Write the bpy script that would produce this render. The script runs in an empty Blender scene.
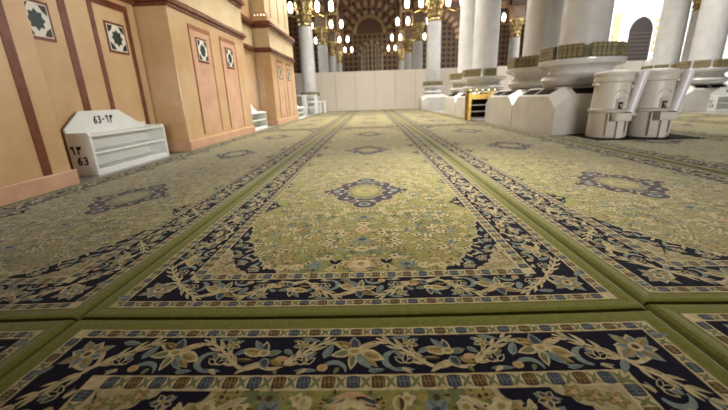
import bpy, math, random
from mathutils import Vector, Matrix
S = 0.62                       # layout unit (camera height) in metres
rnd = random.Random(7)
PI = math.pi
C = bpy.context.scene.collection

# ------------------------------------------------------------------ materials
def lin(c):
    c = c / 255.0
    return c / 12.92 if c <= 0.04045 else ((c + 0.055) / 1.055) ** 2.4
def rgb(r, g, b): return (lin(r), lin(g), lin(b), 1)

def mat(name, col, rough=0.5, metal=0.0, spec=0.5, noise=0.0, nscale=6.0, col2=None, bump=0.0, bscale=200.0,
        sheen=0.0, emit=None, estr=0.0, trans=0.0, alpha=1.0, coat=0.0, detail=6.0):
    m = bpy.data.materials.new(name); m.use_nodes = True
    nt = m.node_tree; b = nt.nodes['Principled BSDF']
    b.inputs['Roughness'].default_value = rough
    b.inputs['Metallic'].default_value = metal
    b.inputs['Specular IOR Level'].default_value = spec
    b.inputs['Coat Weight'].default_value = coat
    b.inputs['Coat Roughness'].default_value = 0.06
    if sheen:
        b.inputs['Sheen Weight'].default_value = sheen
        b.inputs['Sheen Roughness'].default_value = 0.3
        b.inputs['Sheen Tint'].default_value = (1.0, 0.95, 0.84, 1)
    if trans: b.inputs['Transmission Weight'].default_value = trans
    b.inputs['Alpha'].default_value = alpha
    tc = nt.nodes.new('ShaderNodeTexCoord')
    if noise or col2:
        n = nt.nodes.new('ShaderNodeTexNoise'); n.inputs['Scale'].default_value = nscale
        n.inputs['Detail'].default_value = detail; n.inputs['Roughness'].default_value = 0.62
        nt.links.new(tc.outputs['Object'], n.inputs['Vector'])
        r = nt.nodes.new('ShaderNodeValToRGB')
        c2 = col2 if col2 else tuple(max(0, x * (1 - noise)) for x in col[:3]) + (1,)
        c1 = col if col2 else tuple(min(1, x * (1 + noise)) for x in col[:3]) + (1,)
        r.color_ramp.elements[0].position = 0.33; r.color_ramp.elements[0].color = c2
        r.color_ramp.elements[1].position = 0.67; r.color_ramp.elements[1].color = c1
        nt.links.new(n.outputs['Fac'], r.inputs['Fac'])
        nt.links.new(r.outputs['Color'], b.inputs['Base Color'])
    else:
        b.inputs['Base Color'].default_value = col
    if bump:
        n2 = nt.nodes.new('ShaderNodeTexNoise'); n2.inputs['Scale'].default_value = bscale; n2.inputs['Detail'].default_value = 2
        nt.links.new(tc.outputs['Object'], n2.inputs['Vector'])
        bp = nt.nodes.new('ShaderNodeBump'); bp.inputs['Strength'].default_value = bump; bp.inputs['Distance'].default_value = 0.004
        nt.links.new(n2.outputs['Fac'], bp.inputs['Height']); nt.links.new(bp.outputs['Normal'], b.inputs['Normal'])
    if emit:
        b.inputs['Emission Color'].default_value = emit; b.inputs['Emission Strength'].default_value = estr
    return m

def pile(name, c, noise=0.22, sheen=0.5):
    return mat(name, rgb(*c), rough=0.95, spec=0.08, noise=noise, nscale=55, bump=0.5, bscale=420, sheen=sheen * max(.12, min(1.0, (max(c) - 25) / 90)), detail=4)

PILE = {
 'hem':   pile('carpet_olive_hem', (98, 96, 42), 0.15),
 'field': pile('carpet_field_olive', (121, 116, 60), 0.3),
 'navy':  pile('carpet_navy', (20, 18, 30)),
 'dark':  pile('carpet_dark_line', (40, 26, 28)),
 'beige': pile('carpet_beige', (170, 152, 112)),
 'cream': pile('carpet_cream', (170, 154, 112)),
 'blue':  pile('carpet_grey_blue', (106, 114, 104)),
 'slate': pile('carpet_slate', (56, 57, 64)),
 'gold':  pile('carpet_gold', (138, 116, 66)),
 'brown': pile('carpet_brown', (72, 54, 36)),
 'green': pile('carpet_leaf_green', (96, 98, 64)),
 'peach': pile('carpet_peach', (164, 130, 92)),
 'plum':  pile('carpet_plum', (56, 48, 56), sheen=.6),
 'slate2': pile('carpet_dull_teal', (84, 92, 92)),
 'brown2': pile('carpet_dull_brown', (112, 92, 54)),
 'taupe': pile('carpet_taupe', (148, 134, 98)),
 'ground': pile('carpet_dark_olive', (72, 66, 34)),
}
PK = list(PILE)

M = {
 'peach': mat('peach_marble', rgb(214, 182, 138), rough=0.18, noise=0.1, nscale=2.2, spec=0.5, col2=rgb(198, 158, 110)),
 'pink':  mat('pink_marble', rgb(212, 170, 140), rough=0.18, col2=rgb(196, 150, 120), nscale=3.5),
 'honey': mat('honey_marble', rgb(208, 174, 132), rough=0.18, col2=rgb(192, 154, 110), nscale=1.8),
 'cream': mat('cream_marble', rgb(212, 190, 150), rough=0.25, col2=rgb(198, 174, 134), nscale=2.5),
 'red':   mat('red_brown_marble', rgb(122, 70, 48), rough=0.2, col2=rgb(96, 48, 30), nscale=9),
 'trimred': mat('pink_brown_marble_line', rgb(164, 104, 72), rough=0.22, col2=rgb(140, 84, 56), nscale=9),
 'white_inlay': mat('white_inlay', rgb(222, 216, 200), rough=0.25, noise=0.04),
 'green_inlay': mat('dark_green_inlay', rgb(34, 56, 48), rough=0.2, noise=0.2, nscale=20),
 'black_inlay': mat('black_inlay', rgb(46, 34, 28), rough=0.2, noise=0.1),
 'marble': mat('white_marble', rgb(206, 204, 202), rough=0.16, col2=rgb(188, 185, 182), nscale=3.0),
 'marble2': mat('grey_marble_block', rgb(196, 191, 182), rough=0.28, col2=rgb(178, 171, 160), nscale=2.6),
 'white': mat('white_paint', rgb(222, 222, 216), rough=0.4, noise=0.03),
 'ink':   mat('black_ink', rgb(22, 22, 22), rough=0.6, noise=0.05),
 'floor': mat('grey_marble_floor', rgb(140, 136, 130), rough=0.3, col2=rgb(122, 118, 112), nscale=4),
 'panel': mat('white_partition', rgb(200, 189, 174), rough=0.5, noise=0.025, nscale=1.2),
 'joint': mat('partition_joint', rgb(150, 138, 124), rough=0.6, noise=0.05),
 'brass': mat('brass', rgb(200, 170, 96), rough=0.32, metal=1.0, noise=0.25, nscale=14),
 'gild':  mat('gilded_metal', rgb(178, 158, 112), rough=0.38, metal=1.0, noise=0.45, nscale=16),
 'vent':  mat('dark_vent', rgb(36, 28, 20), rough=0.9, spec=0.1, noise=0.2),
 'book':  mat('green_brown_book_cover', rgb(134, 126, 92), rough=0.5, col2=rgb(98, 88, 60), nscale=12),
 'bookred': mat('reddish_book_cover', rgb(116, 80, 58), rough=0.45, col2=rgb(90, 64, 46), nscale=12),
 'gilt':  mat('book_gilt', rgb(150, 132, 88), rough=0.35, noise=0.15),
 'paper': mat('book_paper', rgb(196, 182, 150), rough=0.8, noise=0.06),
 'beige': mat('beige_plastic', rgb(202, 194, 184), rough=0.42, noise=0.03, nscale=3),
 'beige2': mat('beige_plastic_stand', rgb(190, 181, 169), rough=0.45, noise=0.03, nscale=3),
 'hole':  mat('dark_recess', rgb(60, 50, 42), rough=0.7, noise=0.1),
 'cup':   mat('white_paper_cups', rgb(236, 230, 230), rough=0.45, noise=0.03, nscale=5),
 'tube':  mat('clear_plastic_tube', rgb(226, 221, 228), rough=0.3, trans=0.1, noise=0.02),
 'mat':   mat('dark_rubber_mat', rgb(26, 28, 18), rough=0.9, spec=0.1, noise=0.2, nscale=30),
 'bulb':  mat('lit_bulb', rgb(255, 244, 220), emit=(1, 0.9, 0.7, 1), estr=9.0, noise=0.01),
 'impost': mat('taupe_impost', rgb(140, 118, 96), rough=0.45, col2=rgb(118, 96, 76), nscale=5),
 'vpale': mat('pale_voussoir', rgb(150, 122, 92), rough=0.5, noise=0.08),
 'vdark': mat('brown_voussoir', rgb(86, 54, 38), rough=0.5, noise=0.12),
 'spandrel': mat('brown_spandrel', rgb(104, 80, 56), rough=0.6, col2=rgb(78, 56, 38), nscale=3),
 'whitewall': mat('white_lit_wall', rgb(240, 238, 238), rough=0.6, noise=0.02),
 'tanstone': mat('tan_stone', rgb(214, 190, 140), rough=0.6, noise=0.08),
 'lattice': mat('dark_brown_lattice', rgb(38, 27, 22), rough=0.6, noise=0.15),
 'lattice2': mat('mid_brown_lattice', rgb(64, 48, 40), rough=0.6, noise=0.1),
 'glaze': mat('pale_window_glass', rgb(150, 140, 116), rough=0.2, noise=0.1),
}
# patterned ceiling: rows of dark coffers on brown
def ceiling_mat(name='coffered_ceiling', wall=False):
    m = bpy.data.materials.new(name); m.use_nodes = True
    nt = m.node_tree; b = nt.nodes['Principled BSDF']; b.inputs['Roughness'].default_value = 0.6
    tc = nt.nodes.new('ShaderNodeTexCoord'); v = nt.nodes.new('ShaderNodeTexVoronoi')
    v.inputs['Scale'].default_value = 1.9; v.inputs['Randomness'].default_value = 0.0
    r = nt.nodes.new('ShaderNodeValToRGB')
    r.color_ramp.elements[0].position = 0.30; r.color_ramp.elements[0].color = rgb(48, 32, 22)
    r.color_ramp.elements[1].position = 0.36; r.color_ramp.elements[1].color = rgb(116, 88, 60)
    v.voronoi_dimensions = '2D'
    if wall:
        sp = nt.nodes.new('ShaderNodeSeparateXYZ'); cb = nt.nodes.new('ShaderNodeCombineXYZ')
        nt.links.new(tc.outputs['Object'], sp.inputs['Vector']); nt.links.new(sp.outputs['X'], cb.inputs['X']); nt.links.new(sp.outputs['Z'], cb.inputs['Y'])
        nt.links.new(cb.outputs['Vector'], v.inputs['Vector'])
    else: nt.links.new(tc.outputs['Object'], v.inputs['Vector'])
    nt.links.new(v.outputs['Distance'], r.inputs['Fac'])
    nt.links.new(r.outputs['Color'], b.inputs['Base Color'])
    return m
M['ceiling'] = ceiling_mat(); M['coffer_wall'] = ceiling_mat('patterned_wall', True)

# ------------------------------------------------------------------ mesh builder (layout units)
class MB:
    def __init__(s): s.v = []; s.f = []; s.mi = []; s.ms = []
    def m(s, mm):
        mm = M[mm] if isinstance(mm, str) else mm
        if mm not in s.ms: s.ms.append(mm)
        return s.ms.index(mm)
    def poly(s, pts, mm):
        i = len(s.v); s.v += [tuple(p) for p in pts]; s.f.append(tuple(range(i, i + len(pts)))); s.mi.append(s.m(mm)); return s
    def faces(s, vs, fs, mm):
        i = len(s.v); k = s.m(mm); s.v += [tuple(p) for p in vs]
        for f in fs: s.f.append(tuple(i + a for a in f)); s.mi.append(k)
        return s
    def box(s, x0, x1, y0, y1, z0, z1, mm, M4=None):
        vs = [(x, y, z) for z in (z0, z1) for x, y in ((x0, y0), (x1, y0), (x1, y1), (x0, y1))]
        if M4: vs = [tuple(M4 @ Vector(p)) for p in vs]
        return s.faces(vs, [(3, 2, 1, 0), (4, 5, 6, 7), (0, 1, 5, 4), (1, 2, 6, 5), (2, 3, 7, 6), (3, 0, 4, 7)], mm)
    def lathe(s, prof, mm, c=(0, 0), n=40, sx=1.0, sy=1.0, cap=True, M4=None):
        vs = []; fs = []
        for r, z in prof:
            for k in range(n):
                a = 2 * PI * k / n; vs.append((c[0] + r * sx * math.cos(a), c[1] + r * sy * math.sin(a), z))
        for j in range(len(prof) - 1):
            for k in range(n):
                k2 = (k + 1) % n
                fs.append((j * n + k, j * n + k2, (j + 1) * n + k2, (j + 1) * n + k))
        if cap:
            fs.append(tuple(range(n - 1, -1, -1))); b0 = (len(prof) - 1) * n; fs.append(tuple(range(b0, b0 + n)))
        if M4: vs = [tuple(M4 @ Vector(p)) for p in vs]
        return s.faces(vs, fs, mm)
    def tube(s, pts, r, mm, n=8):
        pts = [Vector(p) for p in pts]; vs = []; fs = []
        for i, p in enumerate(pts):
            d = (pts[min(i + 1, len(pts) - 1)] - pts[max(i - 1, 0)]).normalized()
            a = Vector((0, 0, 1)) if abs(d.z) < .9 else Vector((1, 0, 0))
            u = d.cross(a).normalized(); w = d.cross(u).normalized()
            for k in range(n):
                t = 2 * PI * k / n; vs.append(p + r * (math.cos(t) * u + math.sin(t) * w))
        for i in range(len(pts) - 1):
            for k in range(n):
                k2 = (k + 1) % n; fs.append((i * n + k, i * n + k2, (i + 1) * n + k2, (i + 1) * n + k))
        fs.append(tuple(range(n))); b0 = (len(pts) - 1) * n; fs.append(tuple(range(b0 + n - 1, b0 - 1, -1)))
        return s.faces(vs, fs, mm)
    def prism(s, pts, axis, a, b, mm):
        """extrude a 2-D outline along axis ('x','y','z') from a to b"""
        def P(p, t): return {'x': (t, p[0], p[1]), 'y': (p[0], t, p[1]), 'z': (p[0], p[1], t)}[axis]
        n = len(pts); vs = [P(p, a) for p in pts] + [P(p, b) for p in pts]
        fs = [tuple(range(n)), tuple(range(2 * n - 1, n - 1, -1))] + [(i, n + i, n + (i + 1) % n, (i + 1) % n) for i in range(n)]
        return s.faces(vs, fs, mm)
    def build(s, name, parent=None, smooth=False, bevel=0.0, recalc=True):
        me = bpy.data.meshes.new(name)
        me.from_pydata([(a * S, b * S, c * S) for a, b, c in s.v], [], s.f)
        for mm in s.ms: me.materials.append(mm)
        me.polygons.foreach_set('material_index', s.mi)
        if recalc:
            import bmesh
            bm = bmesh.new(); bm.from_mesh(me); bmesh.ops.recalc_face_normals(bm, faces=bm.faces[:]); bm.to_mesh(me); bm.free()
        o = bpy.data.objects.new(name, me); C.objects.link(o)
        if parent: o.parent = parent
        if smooth:
            me.polygons.foreach_set('use_smooth', [True] * len(me.polygons))
            try: me.set_sharp_from_angle(angle=math.radians(38))
            except Exception: pass
        if bevel:
            bv = o.modifiers.new('bevel', 'BEVEL'); bv.width = bevel * S; bv.segments = 2; bv.limit_method = 'ANGLE'
        me.update()
        return o

def tag(o, label=None, cat=None, group=None, kind=None):
    if label: o['label'] = label
    if cat: o['category'] = cat
    if group: o['group'] = group
    if kind: o['kind'] = kind
    return o
def thing(name, label, cat, loc=(0, 0, 0), rz=0, group=None, kind=None):
    o = bpy.data.objects.new(name, None); C.objects.link(o); o.empty_display_size = 0.1
    o.location = tuple(a * S for a in loc); o.rotation_euler = (0, 0, rz)
    return tag(o, label, cat, group, kind)
def dup(root, loc, rz=None, label=None, group=None):
    r = root.copy(); C.objects.link(r); r.location = tuple(a * S for a in loc)
    if rz is not None: r.rotation_euler = (0, 0, rz)
    if label: r['label'] = label
    if group: r['group'] = group
    for ch in list(root.children):
        c = ch.copy(); C.objects.link(c); c.parent = r
        for g in list(ch.children):
            d = g.copy(); C.objects.link(d); d.parent = c
    return r

# ================================================================== CARPET
W, L = 1.35, 5.43
TH = 0.028
def bowed(x, y): return y - 0.022 * (1 - (x / W) ** 2)
class Carpet(MB):
    def layer(s, pts, key, k):
        a = sum(pts[i][0] * pts[(i + 1) % len(pts)][1] - pts[(i + 1) % len(pts)][0] * pts[i][1] for i in range(len(pts)))
        if a < 0: pts = pts[::-1]
        s.cnt = getattr(s, 'cnt', 0) + 1
        z = TH + 0.0006 * k + (s.cnt % 29) * 2e-5
        s.poly([(x, bowed(x, y), z) for x, y in pts], PILE[key])
cp = Carpet()
# body with a rounded folded hem
def ring(o, z): return [(x, y, z) for x, y in ((-W + o, -L + o), (W - o, -L + o), (W - o, L - o), (-W + o, L - o))]
def side_pts(o, z, n=16):
    out = []
    c = [(-W + o, -L + o), (W - o, -L + o), (W - o, L - o), (-W + o, L - o)]
    for i in range(4):
        p, q = c[i], c[(i + 1) % 4]
        for k in range(n):
            t = k / n; x = p[0] + (q[0] - p[0]) * t; y = p[1] + (q[1] - p[1]) * t
            out.append((x, bowed(x, y), z))
    return out
rings = [(0.006, 0.0), (0.0, TH * .35), (0.008, TH * .9), (0.024, TH * 1.22), (0.045, TH * 1.18), (0.075, TH * .98), (0.09, TH)]
R0 = [side_pts(o, z) for o, z in rings]; nn = len(R0[0])
vs = [p for r in R0 for p in r]; fs = []
for j in range(len(R0) - 1):
    for k in range(nn): fs.append((j * nn + k, j * nn + (k + 1) % nn, (j + 1) * nn + (k + 1) % nn, (j + 1) * nn + k))
cp.faces(vs, fs, PILE['hem'])
cp.faces(R0[0], [tuple(range(nn - 1, -1, -1))], PILE['hem'])
def frame(o0, o1, key, k):
    n = 12
    for (ax, sg) in (('x', -1), ('x', 1), ('y', -1), ('y', 1)):
        h0, h1 = (W, L) if ax == 'x' else (L, W)
        for i in range(n):
            f0, f1 = -1 + 2 * i / n, -1 + 2 * (i + 1) / n
            a0, a1, b1, b0 = (h0 - o0) * f0, (h0 - o0) * f1, (h0 - o1) * f1, (h0 - o1) * f0
            if ax == 'x': pts = [(a0, sg * (h1 - o0)), (a1, sg * (h1 - o0)), (b1, sg * (h1 - o1)), (b0, sg * (h1 - o1))]
            else: pts = [(sg * (h1 - o0), a0), (sg * (h1 - o0), a1), (sg * (h1 - o1), b1), (sg * (h1 - o1), b0)]
            cp.layer(pts, key, k)
frame(.085, .14, 'beige', 1); frame(.14, .146, 'dark', 1.5); frame(.146, .352, 'navy', 1); frame(.352, .357, 'dark', 1.5); frame(.357, .43, 'beige', 1)
FO = .43
nx, ny = 10, 40
for i in range(nx):
    for j in range(ny):
        xs = [(-1 + 2 * (i + a) / nx) * (W - FO) for a in (0, 1)]; ys = [(-1 + 2 * (j + a) / ny) * (L - FO) for a in (0, 1)]
        cp.layer([(xs[0], ys[0]), (xs[1], ys[0]), (xs[1], ys[1]), (xs[0], ys[1])], 'field', 0.5)

# ---- motif helpers; T maps motif space (s along, t across) to carpet x,y
def el(s, t, rs, rt, n=10, a=0):
    ca, sa = math.cos(a), math.sin(a)
    return [(s + rs * math.cos(2 * PI * k / n) * ca - rt * math.sin(2 * PI * k / n) * sa,
             t + rs * math.cos(2 * PI * k / n) * sa + rt * math.sin(2 * PI * k / n) * ca) for k in range(n)]
LEAF = [(0, 0), (.18, .42), (.42, .5), (.7, .36), (1, 0), (.7, -.36), (.42, -.5), (.18, -.42)]
def leaf(s, t, ang, ln, wd, bend=0.0):
    out = []
    for u, v in LEAF:
        y = v * wd + bend * ln * u * u; x = u * ln
        out.append((s + x * math.cos(ang) - y * math.sin(ang), t + x * math.sin(ang) + y * math.cos(ang)))
    return out
def cres(s, t, r, a0, a1, w, n=9):
    o, i_ = [], []
    for k in range(n + 1):
        f = k / n; a = a0 + (a1 - a0) * f; ww = w * math.sin(PI * (0.12 + .82 * f)) * .5
        o.append((s + (r + ww) * math.cos(a), t + (r + ww) * math.sin(a)))
        i_.append((s + (r - ww) * math.cos(a), t + (r - ww) * math.sin(a)))
    return o, i_
class Pen:
    def __init__(s, T): s.T = T
    def p(s, pts, key, k):
        cp.layer([s.T(*q) for q in pts], key, k)
        if len(pts) == 8 and key in ('blue', 'beige', 'gold', 'cream', 'brown') and k > 2.3:
            cx, cy = sum(q[0] for q in pts) / 8, sum(q[1] for q in pts) / 8
            if max(abs(q[0] - cx) + abs(q[1] - cy) for q in pts) < .022: return
            tip, root, mid = pts[4], pts[0], ((pts[1][0] + pts[2][0] + pts[3][0] + cx) / 4, (pts[1][1] + pts[2][1] + pts[3][1] + cy) / 4)
            f = .72
            q3 = [(cx + (a - cx) * f, cy + (b - cy) * f) for a, b in (root, pts[1], pts[2], pts[3], tip)]
            cp.layer([s.T(*q) for q in q3], {'blue': 'slate2', 'beige': 'taupe', 'gold': 'brown2', 'cream': 'taupe', 'brown': 'gold'}[key], k + .8)
    def fan(s, c, pts, key, k):
        for i in range(len(pts) - 1): s.p([c, pts[i], pts[i + 1]], key, k)
    def strip(s, a, b, key, k):
        for i in range(len(a) - 1): s.p([a[i], a[i + 1], b[i + 1], b[i]], key, k)
    def cres(s, *q, key='blue', k=3): s.strip(*cres(*q), key, k)
    def vine(s, pts, w0, w1, key='beige', k=3):
        # smooth Catmull-Rom ribbon
        P = [pts[0]] + pts + [pts[-1]]; c = []
        for i in range(1, len(P) - 2):
            for q in range(5):
                u = q / 5; p0, p1, p2, p3 = P[i - 1:i + 3]
                c.append(tuple(.5 * (2 * p1[d] + (p2[d] - p0[d]) * u + (2 * p0[d] - 5 * p1[d] + 4 * p2[d] - p3[d]) * u * u + (3 * p1[d] - p0[d] - 3 * p2[d] + p3[d]) * u ** 3) for d in (0, 1)))
        c.append(pts[-1]); a, b = [], []
        for i, p in enumerate(c):
            q0, q1 = c[max(i - 1, 0)], c[min(i + 1, len(c) - 1)]
            dx, dy = q1[0] - q0[0], q1[1] - q0[1]; d = math.hypot(dx, dy) or 1
            w = (w0 + (w1 - w0) * i / (len(c) - 1)) / 2
            a.append((p[0] - dy / d * w, p[1] + dx / d * w)); b.append((p[0] + dy / d * w, p[1] - dx / d * w))
        s.strip(a, b, key, k); return c
    def oleaf(s, ss, t, ang, ln, wd, key, out='beige', k=4, bend=0.0):
        s.p(leaf(ss, t, ang, ln, wd, bend), out, k)
        s.p(leaf(ss + .14 * ln * math.cos(ang), t + .14 * ln * math.sin(ang), ang, ln * .72, wd * .6, bend), key, k + 1)
    def rosette(s, ss, t, r, n, key, core='gold', out='beige', a0=0.3, k=4):
        for i in range(n):
            a = a0 + 2 * PI * i / n
            s.oleaf(ss + .15 * r * math.cos(a), t + .15 * r * math.sin(a), a, r, r * .75, key, out, k)
        s.p(el(ss, t, r * .35, r * .35, 8), core, k + 2)

def palm_a(p):
    p.oleaf(0, .088, -PI / 2 - .1, .085, .05, 'slate', 'blue'); p.oleaf(-.01, .08, -PI / 2 - .95, .085, .05, 'brown', 'gold')
    p.oleaf(-.01, .09, PI - .25, .085, .045, 'green', 'beige'); p.oleaf(-.004, .1, PI / 2 + .1, .085, .036, 'green', 'beige')
    p.p(leaf(.015, .085, -.75, .075, .034), 'peach', 4); p.p(leaf(.012, .075, -.35, .1, .026), 'beige', 4)
    p.p(leaf(-.01, .08, PI + .42, .085, .026), 'beige', 4)
    p.oleaf(.02, .092, .45, .1, .06, 'gold', 'beige'); p.p(leaf(.03, .12, .75, .075, .03), 'gold', 4); p.p(leaf(.01, .11, .95, .085, .04), 'blue', 4)
    p.p(el(0, .09, .03, .022), 'cream', 6); p.p(el(0, .09, .016, .012), 'gold', 7)
    p.p(leaf(-.115, .125, -PI / 2 + .25, .085, .034, .1), 'blue', 4)
    p.cres(-.075, .19, .045, PI + .2, 2 * PI + .1, .022)
    p.cres(.155, .135, .045, PI * .55, PI * 1.55, .026)
    p.p(leaf(.05, .19, -.12, .06, .022), 'blue', 4)
    p.p(el(-.115, .172, .02, .018), 'peach', 4); p.p(el(-.115, .172, .009, .008), 'gold', 5)
    for sg in (-1, 1):
        p.oleaf(.182 * sg, .155, -PI / 2 + .15 * sg, .055, .024, 'navy'); p.oleaf(.18 * sg, .155, -PI / 2 - .75 * sg, .05, .024, 'navy'); p.oleaf(.184 * sg, .155, -PI / 2 + .95 * sg, .05, .024, 'navy')
        p.p(leaf(.17 * sg, .175, PI / 2 - .9 * sg, .045, .018), 'beige', 4)
def palm_b(p):
    p.oleaf(0, .1, PI + .25, .1, .05, 'gold', 'beige'); p.oleaf(0, .095, -PI / 2 - .1, .07, .034, 'slate', 'beige'); p.oleaf(.01, .1, -.25, .06, .035, 'green', 'blue')
    p.oleaf(.005, .12, PI / 2 - .4, .06, .04, 'slate', 'blue'); p.p(leaf(-.01, .08, -PI / 2 - .65, .075, .03), 'blue', 4)
    p.oleaf(.03, .125, .55, .075, .04, 'gold', 'brown'); p.p(el(.075, .125, .024, .015), 'peach', 5)
    p.p(leaf(-.03, .13, PI + .05, .08, .02), 'brown', 4); p.p(leaf(-.02, .16, PI - .3, .05, .03), 'green', 4)
    p.p(leaf(0, .14, PI * .8, .1, .024), 'beige', 4)
    p.p(el(0, .095, .024, .02), 'cream', 6); p.p(el(0, .095, .012, .01), 'gold', 7)
    for sg in (-1, 1):
        p.rosette(.14 * sg, .05, .032, 5, 'green'); p.p(leaf(.13 * sg, .012, PI / 2 - PI / 2 * sg + .1, .085, .022, .15 * sg), 'blue', 4)
        p.p(leaf(.075 * sg, .075, PI / 2 - .9 * sg, .05, .026), 'blue', 4)
def vine_ab(p, d, flip):
    """beige thorny stem rising from under palmette B to the outer edge next to A"""
    f = -1 if flip else 1
    pts = [(f * x * d / .39, t) for x, t in ((.085, .014), (.15, .05), (.21, .095), (.26, .145), (.32, .175), (.385, .15))]
    c = p.vine(pts, .009, .019)
    for i in (4, 8, 12, 16):
        s_, t_ = c[i]; q = c[i + 1]; a = math.atan2(q[1] - t_, q[0] - s_)
        p.p(leaf(s_, t_, a + PI + .7, .07, .019, -.3), 'beige', 3.2); p.p(leaf(s_, t_, a + PI - .7, .062, .017, .3), 'beige', 3.2)
def corner(p):
    for i in range(8):
        a = i * PI / 4 + .2
        p.oleaf(0, .1, a, .095 if i % 2 else .075, .05, 'gold' if i % 2 else 'blue', 'blue' if i % 2 else 'beige')
    p.p(el(0, .1, .026, .026), 'cream', 6); p.p(el(0, .1, .013, .013), 'brown', 7)
    p.p(leaf(-.08, .16, PI * .7, .08, .03), 'blue', 4); p.p(leaf(.1, .03, .1, .08, .03), 'blue', 4)
BO = .147
SIDES = [(lambda s, t: (s, L - BO - t), 1.105, 3), (lambda s, t: (-s, -L + BO + t), 1.105, 3),
         (lambda s, t: (W - BO - t, s), L - .245, 13), (lambda s, t: (-W + BO + t, -s), L - .245, 13)]
for T, half, n in SIDES:
    d = half / n
    for i in range(-n, n + 1):
        p = Pen(lambda s, t, T=T, o=i * d: T(s * 1.06 + o, .1025 + (t - .1025) * 1.06))
        if abs(i) == n:
            if n == 3: corner(p)
        elif i % 2 == 0: palm_a(p)
        else: palm_b(p)
        if abs(i) < n:
            for sg in (-1, 1):
                for (a_, b_, c_, l_, w_) in ((.155, .1, .6, .06, .024), (.165, .185, -.2, .05, .02), (.1, .022, .3, .055, .02), (.175, .118, -1.0, .04, .02), (.055, .17, .9, .035, .018)):
                    p.p(leaf(sg * a_, b_, PI / 2 - (PI / 2 - c_) * sg, l_, w_, .2 * sg), 'blue' if l_ > .045 else 'green', 2.4)
        if i % 2 == 0:
            if i < n: vine_ab(p, d, False)
            if i > -n: vine_ab(p, d, True)
    # guard stripes
    for (o0, o1, hl) in ((.092, .133, half + .12), (.364, .421, half - .16)):
        m_ = int(hl * 2 / .094) | 1
        pit = 2 * hl / m_
        for j in range(m_):
            s0 = -hl + (j + .5) * pit
            key = ('slate', 'brown')[j % 2]
            q0, q1 = o0 - BO, o1 - BO
            qm = (q0 + q1) / 2; hw = pit * .27
            P2 = Pen(T)
            P2.p([(s0 - hw, q0 + .004), (s0 - hw * .4, q0), (s0 + hw * .4, q0), (s0 + hw, q0 + .004), (s0 + hw, q1 - .004), (s0 + hw * .4, q1), (s0 - hw * .4, q1), (s0 - hw, q1 - .004)], key, 2)
            lc = 'slate2' if key == 'slate' else 'brown2'
            for q in (-.6, 0, .6):
                P2.p([(s0 + q * hw - .003, q0 + .008), (s0 + q * hw + .003, q0 + .008), (s0 + q * hw + .007, q1 - .008), (s0 + q * hw + .002, q1 - .008)], lc, 3)
            P2.p([(s0 - hw * .85, qm - .003), (s0 + hw * .85, qm - .003), (s0 + hw * .85, qm + .003), (s0 - hw * .85, qm + .003)], lc, 3)
            sx_ = s0 + pit * .5; ln = math.hypot(.036, q1 - q0); an = math.atan2(q1 - q0, .036)
            P2.p(leaf(sx_ - .018, q0, an, ln, .014), 'green', 2); P2.p(leaf(sx_ - .018, q1, -an, ln, .014), 'green', 2)

# ---- field: corner spandrels, side scallops, medallions, florals (four-fold symmetric)
FX, FY = W - FO, L - FO       # half-size of the field
QUADS = [(1, 1), (-1, 1), (1, -1), (-1, -1)]
def quad_pen(sx, sy): return Pen(lambda u, v: (sx * (FX - u), sy * (FY - v)))   # u inward from side, v inward from end
def wavy(pts, amp, per):
    out = []
    for i in range(len(pts) - 1):
        (x0, y0), (x1, y1) = pts[i], pts[i + 1]; d = math.hypot(x1 - x0, y1 - y0); n = max(2, int(d / .018))
        for k in range(n):
            f = k / n; a = amp * abs(math.sin(PI * (f * d) / per)); nx_, ny_ = -(y1 - y0) / d, (x1 - x0) / d
            out.append((x0 + (x1 - x0) * f + nx_ * a, y0 + (y1 - y0) * f + ny_ * a))
    out.append(pts[-1]); return out
edge = [(.42, 0), (.36, .05), (.29, .09), (.26, .18), (.18, .27), (.15, .40), (.07, .50), (.05, .64), (0, .8)]
inner = [(.24, 0), (.19, .04), (.14, .08), (.11, .15), (.07, .22), (.05, .29), (0, .36)]
def clear(u, v):
    """distance-like test: is this field point free of spandrel / scallops / medallions"""
    e = 0
    for i in range(len(edge) - 1):
        (u0, v0), (u1, v1) = edge[i], edge[i + 1]
        if min(v0, v1) <= v <= max(v0, v1):
            f = (v - v0) / ((v1 - v0) or 1)
            e = max(e, u0 + (u1 - u0) * f)
    if v < .95 and u < e + .05: return False
    x, y = FX - u, FY - v
    for my in (0, 3.14):
        if abs(x) / .5 + abs(y - my) / .72 < 1: return False
    for sv in SC:
        if u < .17 and abs(v - sv) < .24: return False
    return True
SC = (1.35, 2.2, 3.55, 4.5)
rnd.seed(11)
pts_f = []
tries = 0
while len(pts_f) < 1500 and tries < 60000:
    tries += 1
    u, v = rnd.uniform(.02, FX), rnd.uniform(.02, FY)
    if not clear(u, v): continue
    if any((u - a) ** 2 + (v - b) ** 2 < 0.047 ** 2 for a, b, *_ in pts_f[-400:]): continue
    ok = True
    for a, b, *_ in pts_f:
        if abs(a - u) < 0.047 and abs(b - v) < 0.047 and (u - a) ** 2 + (v - b) ** 2 < 0.047 ** 2: ok = False; break
    if ok: pts_f.append((u, v, rnd.random(), rnd.uniform(0, 6.28), rnd.choice(['beige', 'cream', 'gold', 'cream', 'gold', 'green', 'blue', 'beige']), rnd.choice(['brown', 'gold', 'slate', 'green'])))
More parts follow.
